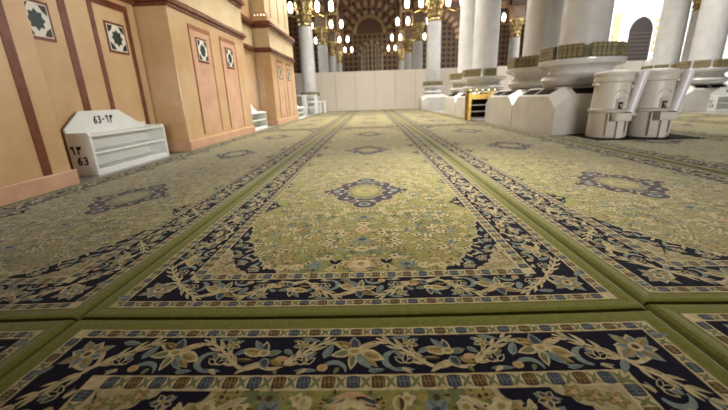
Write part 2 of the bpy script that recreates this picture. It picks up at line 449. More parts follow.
for sx, sy in QUADS:
    p = quad_pen(sx, sy)
    wv = wavy(edge, -.022, .085)
    big = [(a * 1.035 + .006, b * 1.025 + .006) for a, b in wv]
    p.fan((0, 0), [(big[0][0], 0)] + big + [(0, big[-1][1])], 'taupe', 1.2)
    p.fan((0, 0), wv, 'navy', 1.6)
    p.fan((0, 0), wavy(inner, -.014, .06), 'taupe', 2.2)
    # scroll leaves on the navy of the spandrel
    for (a, b, an) in ((.31, .025, 2.6), (.23, .08, .7), (.2, .14, 2.4), (.14, .2, .9), (.11, .28, 2.2), (.09, .36, 1.2), (.04, .46, 1.7), (.03, .58, 1.4)):
        p.p(leaf(a, b, an, .09, .032, .25), 'blue', 3); p.p(leaf(a + .02, b + .02, an - 1.2, .07, .022, -.2), 'beige', 3)
    for (a, b) in ((.27, .05), (.17, .14), (.10, .25), (.05, .42)): p.rosette(a, b, .034, 5, 'slate', 'gold', 'beige')
    for (a, b) in ((.045, .06), (.11, .045), (.05, .15), (.17, .025), (.025, .24)): p.rosette(a, b, .034, 5, 'gold', 'peach', 'green')
    # side scallops
    for i, sv in enumerate(SC):
        q = (1.0, .72, .8, 1.0)[i]
        o = wavy([(0, sv - .2 * q), (.06 * q, sv - .12 * q), (.08 * q, sv - .05 * q), (.14 * q, sv), (.08 * q, sv + .05 * q), (.06 * q, sv + .12 * q), (0, sv + .2 * q)], .012, .06)
        p.fan((0, sv), o, 'navy', 1.6); p.rosette(.045 * q, sv, .035, 5, 'blue', 'gold', 'beige'); p.p(leaf(.02, sv - .14 * q, 1.2, .07, .02), 'blue', 3); p.p(leaf(.02, sv + .14 * q, -1.2, .07, .02), 'blue', 3)
    # small florals
    for (u, v, kk, an, c1, c2) in pts_f:
        r = .019 + .024 * kk
        if kk < .35:
            p.p(leaf(u - math.cos(an) * r, v - math.sin(an) * r, an, 2.2 * r, r * .8, .2), ('green', 'brown', 'ground', 'blue')[int(an * 10) % 4], 1.2)
            p.p(el(u, v, r * .62, r * .62, 6, an), c1, 2); p.p(el(u, v, r * .26, r * .26, 5), c2, 3)
        else:
            for q in range(4):
                a = an + q * PI / 2; p.p(leaf(u, v, a + .78, r * 1.35, r * .42), ('ground', 'brown', 'green')[(q + int(an * 7)) % 3], 1)
                p.p(leaf(u, v, a, r, r * .85), c1, 2)
            p.p(el(u, v, r * .34, r * .34, 6), c2, 3)
# central rib of larger palmettes along the field and ground vines
for j in range(60):
    y = -FY + .16 + j * (2 * FY - .32) / 59
    if any(abs(y - my) < .74 for my in (-3.14, 0, 3.14)): continue
    p = Pen(lambda s, t, y=y: (s, y + t)); c1 = ('peach', 'cream', 'blue')[j % 3]
    p.p(el(0, 0, .055, .04, 10), c1, 3.4); p.p(el(0, 0, .03, .022, 8), ('brown', 'gold', 'slate')[j % 3], 4)
    for sg in (-1, 1): p.p(leaf(.045 * sg, 0, PI / 2 - PI / 2 * sg + .4, .09, .022), 'beige', 3.2); p.p(leaf(.05 * sg, -.02, PI / 2 - PI / 2 * sg - .6, .08, .022), 'green', 3.2)
for my in (-3.14, 0, 3.14):
    p = Pen(lambda s, t, my=my: (s, my + t))
    p.p(el(0, 0, .30, .43, 24), 'green', 3.0)
    for k in range(12):
        a = 2 * PI * k / 12 + PI / 12
        cx, cy = .27 * math.cos(a), .40 * math.sin(a)
        p.p(el(cx, cy, .098, .118, 10, a), 'beige', 3.6); p.p(el(cx, cy, .09, .108, 10, a), 'plum', 4)
        p.p(leaf(cx - .05 * math.sin(a), cy + .05 * math.cos(a), a - 1.4, .08, .03, .3), 'blue', 5); p.p(el(cx, cy, .02, .026, 6), 'beige', 6)
    for sg in (-1, 1):
        p.p(el(0, .5 * sg, .125, .13, 14), 'cream', 4.2); p.p(el(0, .5 * sg, .115, .118, 14), 'plum', 4.6)
        p.p(el(0, .5 * sg, .06, .06, 10), 'blue', 5); p.p(el(0, .5 * sg, .03, .03, 8), 'slate', 6)
        p.p(el(.31 * sg, 0, .1, .12, 12), 'cream', 4.2); p.p(el(.31 * sg, 0, .09, .108, 12), 'plum', 4.6); p.p(el(.31 * sg, 0, .04, .06, 10), 'blue', 5)
        p.p(el(.425 * sg, 0, .035, .05, 8), 'plum', 4.6); p.p(el(.38 * sg, .1, .02, .03, 6), 'plum', 4.6); p.p(el(.38 * sg, -.1, .02, .03, 6), 'plum', 4.6)
    p.p(el(0, 0, .15, .22, 18), 'gold', 5); p.p(el(0, 0, .135, .20, 18), 'field', 5.4)
    p.rosette(0, 0, .1, 8, 'gold', 'green', 'cream', k=6)
    for k in range(10):
        a = 2 * PI * k / 10; p.p(leaf(.17 * math.cos(a), .26 * math.sin(a), a + .8, .07, .025), 'brown', 5)

# larger palmettes along both end edges of the field
for sy in (1, -1):
    p = Pen(lambda s_, t, sy=sy: (s_, sy * (FY - t)))
    p.p(el(0, .09, .085, .085, 14), 'peach', 3.4); p.p(el(0, .1, .06, .06, 12), 'cream', 3.8); p.p(el(0, .1, .025, .03, 8), 'gold', 4.2)
    for sg in (-1, 1):
        f = PI / 2 - PI / 2 * sg
        p.p(leaf(.01 * sg, .03, f + .45 * sg, .1, .03), 'beige', 4); p.p(leaf(.02 * sg, .035, f + .3 * sg, .075, .018), 'slate', 4.4)
        p.p(leaf(.16 * sg, .02, PI / 2, .09, .05), 'beige', 3.4); p.p(leaf(.16 * sg, .03, PI / 2, .065, .03), 'brown', 3.8)
        p.p(leaf(.16 * sg, .10, PI / 2 + .5, .08, .03), 'navy', 3.4); p.p(leaf(.16 * sg, .10, PI / 2 - .5, .08, .03), 'navy', 3.4)
        for q in range(5): p.p(leaf(.28 * sg, .09, q * 1.256 + .3, .06, .04), 'blue', 3.4)
        p.p(el(.28 * sg, .09, .02, .02, 8), 'slate', 4)
        p.cres(.39 * sg, .07, .035, .5, 4.2, .02, key='beige'); p.p(leaf(.36 * sg, .03, f + .4 * sg, .14, .03, .2 * sg), 'beige', 3.4); p.p(leaf(.42 * sg, .13, f, .09, .035), 'gold', 3.4)
        p.p(leaf(.08 * sg, .17, f + .9 * sg, .12, .024, .3 * sg), 'green', 3.4); p.p(leaf(.20 * sg, .17, f + .2 * sg, .1, .024, -.2 * sg), 'beige', 3.4)

carpet0 = cp.build('carpet', recalc=False)
GAP = .008
def place_carpet(o, xc, yc, label, sxk=1.0):
    o.location = (xc * S, yc * S, 0); o.scale = (sxk * (1 - GAP / 2.7), 1 - GAP / 11, 1)
    tag(o, label, 'carpet', 'patterned green prayer carpets laid edge to edge')
ROWS = [1.43 - L, 1.43 + L, 1.43 + 3 * L, 1.43 + 5 * L]
COLS = [(-2.70, .93), (-.09, 1.0), (2.66, 1.03), (5.46, 1.03), (8.26, 1.03), (11.06, 1.03)]
where_row = ['lying across the bottom of the picture', 'starting at the near cross seam', 'in the second row', 'in the last row before the partition']
where_col = ['leftmost green carpet along the marble piers', 'middle green carpet straight ahead', 'green carpet right of the middle one', 'green carpet under the two beige coolers', 'green carpet to the right of the beige coolers', 'outermost green carpet towards the right-edge shelf']
first = True
for ci, (xc, sk) in enumerate(COLS):
    for ri, yc in enumerate(ROWS):
        if ri == 0 and ci >= 3: continue
        if (ri == 2 and ci == 3) or (ri == 3 and ci >= 3): continue
        o = carpet0 if first else carpet0.copy()
        if not first: C.objects.link(o)
        first = False
        wc = where_col[ci]
        place_carpet(o, xc, yc + (.05 if ci >= 2 else 0), f'{wc}, {where_row[ri]}', sk)
        if ci == 3 and ri == 1: o.scale = (o.scale[0], 6.8 / 10.86, 1); o.location[1] = (1.5 + 3.4) * S
del cp

# ================================================================== SETTING
tag(MB().box(-40, 60, -12, 68, -.2, 0, 'floor').build('floor'), kind='structure')
tag(MB().box(-40, 60, 26, 68, 20, 20.3, 'ceiling').build('ceiling'), kind='structure')
# ---- star inlay shared by wall and piers, lying in the plane x = const (local x=0 front, faces +x)
def star_mesh(b, y, z, hs, x0):
    d = .004
    b.box(x0, x0 + .012, y - hs, y + hs, z - hs, z + hs, 'red')
    b.box(x0, x0 + .016, y - hs * .84, y + hs * .84, z - hs * .84, z + hs * .84, 'white_inlay')
    for sy in (-1, 1):
        for sz in (-1, 1):
            q = hs * .78
            b.prism([(y + sy * q, z + sz * q), (y + sy * q * .38, z + sz * q), (y + sy * q * .62, z + sz * q * .62), (y + sy * q, z + sz * q * .38)], 'x', x0, x0 + .019, 'black_inlay')
    st = []
    for k in range(16):
        r = hs * (.56 if k % 2 == 0 else .40); a = PI / 8 * k
        st.append((y + r * math.sin(a), z + r * math.cos(a)))
    b.prism(st, 'x', x0, x0 + .021, 'green_inlay')
XN = -4.63
walls = [tag(MB().box(XN - .6, XN, y0, y1, 0, 9, 'honey').build('wall_left'), kind='structure') for y0, y1 in ((4.56, 7.6), (12.06, 15.06))]
def wpart(name, b, i=0): return b.build(name, walls[i])
# niche panels between near pier and second pier
for y0, y1 in ((5.75, 5.89), (6.36, 6.46), (7.27, 7.38), (4.78, 4.9)):
    wpart('inlay_strip', MB().box(XN, XN + .012, y0, y1, .2, 2.8, 'red'))
for y0, y1 in ((6.46, 7.27), (4.9, 5.75)):
    wpart('inlay_strip', MB().box(XN, XN + .012, y0, y1, 2.68, 2.8, 'red'))
for y in (6.92, 5.3):
    b = MB(); star_mesh(b, y, 2.19, .26, XN); wpart('star_inlay', b)
def cornice(b, x, y0, y1, z, proj, mm='red', h=.18):
    """stepped moulding along y on a +x face"""
    prof = [(x, z), (x + proj * .45, z), (x + proj * .55, z + h * .3), (x + proj, z + h * .5), (x + proj, z + h * .85), (x + proj * .8, z + h), (x, z + h)]
    b.prism(prof, 'y', y0, y1, mm)
for i, (y0, y1) in enumerate(((4.56, 7.6), (12.06, 15.06))):
    b = MB(); cornice(b, XN, y0, y1, 2.88, .1); cornice(b, XN, y0, y1, 3.76, .14, h=.26); wpart('wall_cornice', b, i)
    wpart('wall_base', MB().box(XN, XN + .025, y0, y1, 0, .2, 'pink'), i)
    wpart('wall_band', MB().box(XN, XN + .03, y0, y1, 3.07, 3.75, 'cream'), i)
# ---- marble piers
XF = -4.0
def pier(name, label, y0, y1, panels):
    t = thing(name, label, 'pier', (XF, (y0 + y1) / 2, 0))
    h = (y1 - y0) / 2; d = XN - .6 - XF
    MB().box(d, 0, -h, h, .2, 2.88, 'honey').build('body', t, bevel=.012)
    MB().box(d, .04, -h - .04, h + .04, 0, .22, 'pink').build('base_course', t, bevel=.012)
    def band(nm, z, pr, hh):
        b = MB()
        for (o, za, zb) in ((pr * .5, z, z + hh * .35), (pr, z + hh * .35, z + hh * .8), (pr * .7, z + hh * .8, z + hh)):
            b.box(d, o, -h - o, h + o, za, zb, 'red')
        b.build(nm, t, bevel=.015)
    band('cornice', 2.88, .09, .18)
    b = MB(); b.box(d, .02, -h - .02, h + .02, 3.06, 3.76, 'cream')
    b.build('frieze', t, bevel=.01)
    band('upper_cornice', 3.76, .14, .26)
    b = MB(); b.box(d, -.08, -h + .1, h - .1, 4.02, 9, 'cream')
    for k in range(3):
        yy = -h + .9 + k * 1.3; b.box(-.09, -.07, yy, yy + .06, 4.3, 9, 'vent')
    b.build('upper_shaft', t)
    b = MB(); b.box(d, .0, -h - .02, -h + .55, 4.02, 4.2, 'honey'); b.box(d, -.04, -h + .02, -h + .5, 4.2, 4.34, 'honey')
    for k in range(4): b.lathe([(.0, 4.05), (.05, 4.1), (.06, 4.2), (.0, 4.28)], 'honey', (-.1 - .13 * k, -h + .0), 10)
    b.build('carved_corbel', t)
    for (p0, p1) in panels:
        a0, a1 = p0 - (y0 + y1) / 2, p1 - (y0 + y1) / 2
        b = MB(); b.box(0, .006, a0, a1, .3, 2.7, 'pink'); w = .04
        b.box(0, .014, a0, a0 + w, .3, 2.7, 'trimred'); b.box(0, .014, a1 - w, a1, .3, 2.7, 'trimred'); b.box(0, .014, a0 + w, a1 - w, 2.7 - w * 2.4, 2.7, 'trimred')
        pn = b.build('inlaid_panel', t)
        b = MB(); star_mesh(b, (a0 + a1) / 2, 2.2, .27, .006); b.build('star_inlay', pn)
    return t
t = pier('marble_pier', 'nearest peach marble pier cut off by the left picture edge, with one brown strip', -.6, 4.5, [])
MB().box(-.0, .012, 4.085 - 1.95, 4.205 - 1.95, .22, 2.88, 'red').build('inlay_strip', t)
MB().box(-.0, .012, 1.0 - 1.95, 1.12 - 1.95, .22, 2.88, 'red').build('inlay_strip', t)
pier('marble_pier', 'peach marble pier with two star panels just beyond the first numbered shelf', 7.66, 12.0, [(8.42, 9.5), (10.08, 11.2)])
pier('marble_pier', 'farthest peach marble pier, beyond the second white shelf, beside the far left column', 15.12, 19.5, [(15.9, 17.0), (17.6, 18.7)])

# far walls
wb = tag(MB().box(-40, 60, 66, 66.5, 0, 20, 'coffer_wall').build('wall_back'), kind='structure')
def arc_band(b, cx, cz, r0, r1, y0, y1, mm, n=28, a0=0, a1=PI, alt=None):
    for k in range(n):
        u0, u1 = a0 + (a1 - a0) * k / n, a0 + (a1 - a0) * (k + 1) / n
        pts = [(cx + r * math.cos(a), cz + r * math.sin(a)) for r, a in ((r0, u0), (r1, u0), (r1, u1), (r0, u1))]
        b.prism(pts, 'y', y0, y1, (alt if alt and (k % 2) else mm))
b = MB(); arc_band(b, 0, 11.6, 2.3, 2.8, 65.7, 66, 'gild'); b.build('gold_arch', wb)
for q, (ra, rb) in enumerate(((3.3, 4.1), (4.7, 5.6), (6.2, 7.2))):
    b = MB(); arc_band(b, 0, 11.0, ra, rb, 65.75 - .1 * q, 66, 'vpale', n=19 + 8 * q, alt='vdark'); b.build('striped_blind_arch', wb)
b = MB(); arc_band(b, 0, 11.6, 0, 2.3, 65.85, 66, 'vdark', n=16); b.build('dark_tympanum', wb)
b = MB(); arc_band(b, .3, 8.0, 2.0, 2.5, 65.7, 66, 'vpale', alt='vdark', n=13); b.build('window_arch', wb)
b = MB()
for k in range(9):
    a = PI * (k + .5) / 9; x = .3 + 1.9 * math.cos(a)
    b.box(x - .09, x + .09, 65.8, 65.95, 5.0, 8.0 + 1.9 * math.sin(a), 'glaze')
b.build('fan_window', wb)
# brightly lit white wall seen between the right-hand columns
wr = tag(MB().box(25, 52, 45, 45.5, 0, 20, 'whitewall').build('wall_right'), kind='structure')
b = MB()
def pointed(cx, z0, zs, r, n=10):
    pts = [(cx - r, z0), (cx + r, z0)]
    for k in range(n + 1): pts.append((cx + r - (1.25 * r) * (1 - math.cos(k / n * 1.04)) * 1.6, zs + 1.25 * r * math.sin(k / n * 1.35)))
    tip = pts[-1]
    for k in range(n, -1, -1): pts.append((cx - r + (1.25 * r) * (1 - math.cos(k / n * 1.04)) * 1.6, zs + 1.25 * r * math.sin(k / n * 1.35)))
    return pts
b.prism(pointed(31.15, 4.2, 7.3, 1.25), 'y', 44.8, 45, 'lattice')
for k in range(7): b.box(29.95, 32.35, 44.74, 44.82, 4.5 + k * .42, 4.66 + k * .42, 'lattice2')
b.build('window_lattice', wr)
b = MB()
for k in range(5): b.box(32.75, 34.2, 44.8, 45, 5.2 + k * .75, 5.62 + k * .75, 'tanstone')
b.box(28.0, 28.7, 44.8, 45, 5.2, 9.2, 'tanstone'); b.box(32.75, 35, 44.7, 45, 4.2, 4.7, 'whitewall')
b.build('stone_courses', wr)

# ================================================================== SHOE SHELVES with numbers
def stroke(b, pts, w, mm, T):
    for i in range(len(pts) - 1):
        (a0, c0), (a1, c1) = pts[i], pts[i + 1]; d = math.hypot(a1 - a0, c1 - c0) or 1; nx_, nz_ = -(c1 - c0) / d * w / 2, (a1 - a0) / d * w / 2
        ex, ez = (a1 - a0) / d * w * .35, (c1 - c0) / d * w * .35
        q = [(a0 + nx_ - ex, c0 + nz_ - ez), (a0 - nx_ - ex, c0 - nz_ - ez), (a1 - nx_ + ex, c1 - nz_ + ez), (a1 + nx_ + ex, c1 + nz_ + ez)]
        b.faces([T(*p_, 0) for p_ in q] + [T(*p_, .004) for p_ in q], [(0, 1, 2, 3), (7, 6, 5, 4), (0, 4, 5, 1), (1, 5, 6, 2), (2, 6, 7, 3), (3, 7, 4, 0)], mm)
G6 = [(.75, .95), (.4, .8), (.15, .45), (.2, .1), (.5, 0), (.8, .12), (.82, .4), (.55, .55), (.2, .42)]
G3 = [(.15, .9), (.5, 1), (.8, .82), (.72, .58), (.4, .52), (.75, .45), (.85, .18), (.5, 0), (.12, .1)]
GD = [(.15, .5), (.75, .5)]
A6 = [(.1, .78), (.12, .95), (.3, .9), (.5, .95), (.5, .6), (.62, .0)]
A3 = [(.2, 0), (.22, .6), (.1, .95), (.16, .72), (.36, .68), (.46, .95), (.5, .74), (.72, .7), (.8, .98)]
def number(b, T, glyphs, s0, z0, h, w=.62, pen=.2):
    for i, g in enumerate(glyphs):
        stroke(b, [(s0 + (i * .85 + x * w) * h, z0 + z * h) for x, z in g], pen * h, 'ink', T)
SHL = 1.96
def make_shelf(label):
    t = thing('shoe_shelf', label, 'shelf', (0, 0, 0)); D = .36
    for k, y in enumerate((0, SHL - .05)):
        sd = MB().prism([(0, 0), (0, .6), (-.03, .64), (-D, .64), (-D, 0)], 'y', y, y + .05, 'white').build('side_panel', t, bevel=.006)
        if k == 0:
            b = MB(); T = lambda s, z, o: (-D + s, -.001 - o, z)
            number(b, T, (A6, A3), .03, .33, .11); b.build('number_mark', sd)
            b = MB(); number(b, T, (G6, G3), .09, .17, .11); b.build('number_mark', sd)
    MB().prism([(.02, .02), (.02, .7), (.36, .95), (1.25, .95), (1.76, .7), (SHL - .02, .7), (SHL - .02, .02)], 'x', -D - .03, -D, 'white').build('back_panel', t, bevel=.006)
    bp = t.children[-1]
    b = MB(); T = lambda s, z, o: (-D + .001 + o, s, z)
    number(b, T, (G6, G3, GD, A6, A3), .62, .75, .11); b.build('number_mark', bp)
    for z in (.57, .31, .05): MB().box(-D, -.015, .05, SHL - .05, z, z + .035, 'white').build('shelf_board', t, bevel=.005)
    b = MB().box(-.03, -.005, .05, SHL - .05, .0, .05, 'white'); b.build('plinth', t)
    return t
sh = make_shelf('white shoe shelf with number 63 in the niche left of the middle pier')
sh.location = (-4.19 * S, 5.17 * S, 0)
dup(sh, (-4.19, 12.36, 0), 0, 'white shoe shelf half hidden behind the middle star-panelled pier')
dup(sh, (-4.0, 19.62, 0), 0, 'distant white shelf end at the far corner of the farthest marble pier')
dup(sh, (14.02, 15.1, 0), -PI / 2, 'white numbered shoe shelf at the right edge, before the right-hand column block')

# ================================================================== PEDESTALS, COLUMNS, BOOKS
def pedestal(label, x0, x1, y0, y1, z=.9, vents=True):
    cx, cy = (x0 + x1) / 2, (y0 + y1) / 2; hx, hy = (x1 - x0) / 2, (y1 - y0) / 2
    t = thing('marble_block', label, 'pedestal', (cx, cy, 0)); c = .36; zc = z - .26
    vs = [(sx * hx, sy * hy, 0) for sx, sy in ((-1, -1), (1, -1), (1, 1), (-1, 1))]
    vs += [(sx * hx, sy * hy, zc) for sx, sy in ((-1, -1), (1, -1), (1, 1), (-1, 1))]
    top = [(-hx, -hy + c), (-hx + c, -hy), (hx - c, -hy), (hx, -hy + c), (hx, hy - c), (hx - c, hy), (-hx + c, hy), (-hx, hy - c)]
    vs += [(a, b_, z) for a, b_ in top]
    fs = [(3, 2, 1, 0), (0, 1, 5, 10, 9, 4), (1, 2, 6, 12, 11, 5), (2, 3, 7, 14, 13, 6), (3, 0, 4, 8, 15, 7),
          (4, 9, 8), (5, 11, 10), (6, 13, 12), (7, 15, 14)]
    i = .34
    inn = [(-hx + i, -hy + i), (hx - i, -hy + i), (hx - i, hy - i), (-hx + i, hy - i)]
    vs += [(a, b_, z + .2) for a, b_ in inn]
    fs += [(8, 9, 16), (10, 11, 17), (12, 13, 18), (14, 15, 19), (9, 10, 17, 16), (11, 12, 18, 17), (13, 14, 19, 18), (15, 8, 16, 19), (16, 17, 18, 19)]
    MB().faces(vs, fs, 'marble2').build('block', t, bevel=.012)
    if vents:
        for (ax, sg) in (('x', -1), ('y', -1), ('x', 1)):
            b = MB(); hl = (hy if ax == 'x' else hx) - .48
            for (s0, s1) in ((-hl, -.06), (.06, hl)):
                q = []
                for (s_, f) in ((s0, .2), (s1, .2), (s1, .78), (s0, .78)):
                    off = i * f; zz = z + .2 * f + .008
                    q.append((sg * (hx - off), s_, zz) if ax == 'x' else (s_, sg * (hy - off), zz))
                q2 = [(a, b_, c_ - .03) for a, b_, c_ in q]
                b.faces(q + q2, [(0, 1, 2, 3), (7, 6, 5, 4), (0, 4, 5, 1), (1, 5, 6, 2), (2, 6, 7, 3), (3, 7, 4, 0)], 'vent')
            b.build('air_vent', t)
    return t
BASE = [(.72, 0), (.78, .04), (.84, .08), (.875, .17), (.84, .24), (.76, .27), (.72, .31), (.70, .37), (.73, .42), (.84, .47), (.93, .5), (.95, .56), (.95, .62), (.6, .63)]
def column(label, x, y, z0, far=False, k=1.0):
    t = thing('marble_column', label, 'column', (x, y, z0), kind='thing')
    MB().lathe([(r * k, z) for r, z in BASE], 'marble', n=48).build('base', t, smooth=True)
    zt = 6.12 - z0
    MB().lathe([(.6 * k, .61), (.535 * k, .66), (.525, .8), (.52, 2.5), (.49, zt)], 'marble', n=48).build('shaft', t, smooth=True)
    # gilded basket capital
    b = MB(); b.lathe([(.50, zt), (.55, zt + .06), (.47, zt + .14), (.46, zt + .2), (.50, zt + .7), (.58, zt + 1.2), (.66, zt + 1.45), (.66, zt + 1.56)], 'gild', n=32)
    for j in range(16):
        a = 2 * PI * j / 16
        for zz, rr in ((.35, .48), (.75, .52), (1.15, .58)):
            a2 = a + (PI / 16 if zz == .75 else 0)
            b.lathe([(0, -.15), (.05, -.1), (.07, 0), (.045, .1), (0, .14)], 'gild', n=6, M4=Matrix.Translation((rr * math.cos(a2), rr * math.sin(a2), zt + zz)))
    b.build('gilded_capital', t, smooth=True)
    b = MB(); zi = zt + 1.56; b.box(-.54, .54, -.54, .54, zi, zi + 1.05, 'impost'); b.box(-.62, .62, -.62, .62, zi + 1.05, zi + 1.2, 'vpale'); b.box(-.58, .58, -.58, .58, zi - .05, zi + .08, 'gild')
    b.build('impost', t, bevel=.02)
    if far: MB().box(-.9, .9, -.9, .9, -z0, 0, 'marble2').build('plinth', t)
    MB().box(-.82, .82, -.82, .82, zi + 1.2, 14.58 - z0, 'spandrel').build('upper_post', t)
    return t
# a single volume: cover, pages
def book_proto():
    t = thing('book', 'x', 'book')
    MB().box(-.045, .045, 0, .17, 0, .3, 'book').build('cover', t, bevel=.008)
    c = t.children[0]
    MB().box(-.046, .046, -.003, .0, .05, .075, 'gilt').build('gilt_band', t)
    MB().box(-.046, .046, -.003, 0, .22, .245, 'gilt').build('gilt_band', t)
    MB().box(-.036, .036, .012, .16, .298, .303, 'paper').build('page_block', t)
    return t
bk0 = book_proto(); used = [False]
bk1 = None
def books_ring(x, y, z, rad, sides, n, label, group):
    for k in sides:
        a = -PI / 2 + k * PI / 4       # outward direction
        ox, oy = math.cos(a), math.sin(a); tx, ty = -oy, ox
        for j in range(n):
            s_ = (j - (n - 1) / 2) * .106
            px, py = x + ox * rad + tx * s_, y + oy * rad + ty * s_
            rz = a + PI / 2
            if not used[0]:
                bk0.location = (px * S, py * S, z * S); bk0.rotation_euler = (0, 0, rz); bk0['label'] = label; bk0['group'] = group; used[0] = True
            else: dup(bk0, (px, py, z), rz, label, group)
Z0 = 1.10
pedestal('nearest large marble column block behind the left beige cooler', 4.19, 6.3, 8.4, 10.9)
pedestal('large marble column block touching the back of the nearest block', 4.19, 6.3, 10.93, 13.45)
pedestal('marble column block right behind the brass bookcase', 4.05, 6.1, 15.2, 17.7)
pedestal('marble column block at the far end of the pair behind the brass bookcase', 4.05, 6.1, 17.73, 20.3)
pedestal('low marble block under the far right column by the partition', 3.75, 5.75, 27.2, 29.2, vents=False)
pedestal('marble column block at the right edge behind the numbered shelf', 13.0, 15.2, 15.5, 17.6)
pedestal('marble column block behind the right-edge block, mostly hidden by coolers', 13.0, 15.2, 17.63, 19.8)
BIG = [('thick white marble column nearest the camera, right above the left cooler', 5.24, 9.5),
       ('thick white marble column just left of and behind the nearest thick column', 5.28, 11.85),
       ('thick white column rising behind the brass bookcase', 5.0, 16.6),
       ('white column half hidden behind the one above the brass bookcase', 4.97, 19.2),
       ('thick leaning-looking column nearest the right picture edge', 14.1, 16.2),
       ('white column right of the bright arched window', 14.1, 18.3)]
for lb, x, y in BIG: column(lb, x, y, Z0)
zb = Z0 + .63
books_ring(5.24, 9.5, zb, .90, (-2, -1, 0, 1), 5, 'green-brown book in the ring around the nearest thick column', 'books around the nearest thick column')
books_ring(5.28, 11.85, zb, .90, (-2, -1), 5, 'green-brown book in the ring around the second thick column', 'books around the second thick column')
books_ring(5.0, 16.6, zb, .90, (-2, -1, 0), 5, 'green-brown book in the ring above the brass bookcase', 'books around the column above the brass bookcase')
books_ring(4.97, 19.2, zb, .90, (-2, -1), 5, 'small book on the column ledge behind the brass bookcase column', 'books on the half hidden column')
books_ring(14.1, 16.2, zb, .90, (-2, -1, 0, 1), 5, 'dark book in the ring around the column at the right edge', 'books around the right edge column')
books_ring(14.1, 18.3, zb, .90, (-2, -1, 0), 5, 'dark book in the ring right of the arched window', 'books around the column by the arched window')

# far columns on the 9.4-unit grid, beyond / at the partition
GR = 9.4
names = {}
cols_far = []
ordn = ['at the white partition', 'first beyond the partition', 'second beyond the partition', 'third beyond the partition', 'fourth beyond the partition']
for i, Y in enumerate((28.2, 37.6, 47.0, 56.4)):
    cols_far.append((-4.7, Y, f'white column on the left of the aisle, {ordn[i]}'))
    cols_far.append((4.7, Y, f'white column on the right of the aisle, {ordn[i]}'))
cols_far += [(14.1, 37.6, 'white column seen in the gap between the two thick column pairs'), (23.5, 28.2, 'pale column showing between the two right edge columns')]
for x, y, lb in cols_far: column(lb, x, y, Z0 if y > 29 or x > 0 else .62, far=(y > 29 or x > 20), k=.8)
books_ring(4.7, 28.2, zb, .74, (-2, -1, 0, 1), 4, 'tiny book around the far right column by the partition', 'books around the far right column')
books_ring(-4.7, 28.2, .62 + .63, .74, (-1, 0, 1, 2), 4, 'tiny book around the far left column by the partition', 'books around the far left column')

# arches between the far columns
def arch(label, x, y, rz, z=8.86, span=9.4):
    t = thing('striped_arch', label, 'arch', (x, y, z), rz, 'brown and cream striped arches of the far hall', kind='thing')
    r0, r1 = 3.1, 3.85
    b = MB(); arc_band(b, 0, 0, r0, r1, -.5, .5, 'vpale', n=25, alt='vdark'); b.build('voussoirs', t)
    b = MB(); n = 16; top = 14.58 - z
    b.box(-3.87, -r1 + .001, -.42, .42, 0, top, 'spandrel'); b.box(r1 - .001, 3.87, -.42, .42, 0, top, 'spandrel')
    for k in range(n):
        a0, a1 = PI * k / n, PI * (k + 1) / n
        x0, z0_, x1, z1_ = r1 * math.cos(a0), r1 * math.sin(a0), r1 * math.cos(a1), r1 * math.sin(a1)
        b.prism([(x0, z0_), (x0, top), (x1, top), (x1, z1_)], 'y', -.42, .42, 'spandrel')
    b.build('spandrel', t)
    return t
a0 = None
AL = 'brown and cream striped arch across the far hall'
for i, Y in enumerate((37.6, 47.0, 56.4)):
    for j, X in enumerate((0, 9.4)):
        if X == 0 and Y > 40: continue
        lb = f'striped arch across the {"central aisle" if j == 0 else "right aisle" if j == 1 else "far right bay"}, number {i + 1} in depth'.replace('number 1 in depth', 'nearest of its row').replace('number 2 in depth', 'next behind the nearest').replace('number 3 in depth', 'in the middle of its row').replace('number 4 in depth', 'last but one').replace('number 5 in depth', 'deepest of its row')
        if a0 is None: a0 = arch(lb, X, Y, 0)
        else: dup(a0, (X, Y, 8.86), 0, lb)
for j, X in enumerate((-4.7, 4.7, 14.1)):
    for i, Y in enumerate((32.9, 42.3, 51.7)):
        if X > 10: continue
        lb = f'striped arch along the {("left", "right", "outer right")[j]} column row, ' + ('over the partition', 'next beyond the partition arch', 'halfway down the hall', 'deep in the hall', 'deepest of that row')[i]
        dup(a0, (X, Y, 8.86), PI / 2, lb)
# bracket lamps
def lamp(label, x, y, z):
    t = thing('bracket_lamp', label, 'lamp', (x, y, z), 0, 'lit bracket lamps on the far columns')
    MB().tube([(.3, 0, -.5), (.5, 0, -.7), (.9, 0, -.55), (1.3, 0, -.7), (1.85, 0, -.5)], .04, 'brass').lathe([(.02, -.6), (.14, -.5), (.2, -.42), (.0, -.4)], 'brass', (.85, 0), 12).lathe([(.02, -.6), (.14, -.5), (.2, -.42), (.0, -.4)], 'brass', (1.85, 0), 12).build('arm', t)
    for xx in (.85, 1.85):
        MB().lathe([(.05, -.42), (.14, -.32), (.175, -.05), (.15, .18), (.07, .3), (.02, .33)], 'bulb', (xx, 0), 16).build('glass_shade', t, smooth=True)
    return t
l0 = None
for i, Y in enumerate((28.2, 37.6, 47.0, 56.4)):
    for X, sd in ((-4.7, 'left'), (4.7, 'right')):
        for dr in (0, 1):
            inw = (X < 0) == (dr == 0)
            if X < 0 and not inw and Y > 60: continue
            lb = f'lit double lamp, {"aisle" if inw else "outer"} side of {sd} aisle column {ordn[i]}'
            z = 8.0 if Y > 30 else 7.45
            xo = X + (.12 if dr == 0 else -.12)
            if l0 is None: l0 = lamp(lb, xo, Y, z)
            else: dup(l0, (xo, Y, z), 0 if dr == 0 else PI, lb)
for Y in (37.6,):
    for dr in (0, 1):
        dup(l0, (14.1 + (.35 if dr == 0 else -.35), Y, 8.0), 0 if dr == 0 else PI, f'lit bracket lamp {("right", "left")[dr]} of the column in the gap between thick columns')

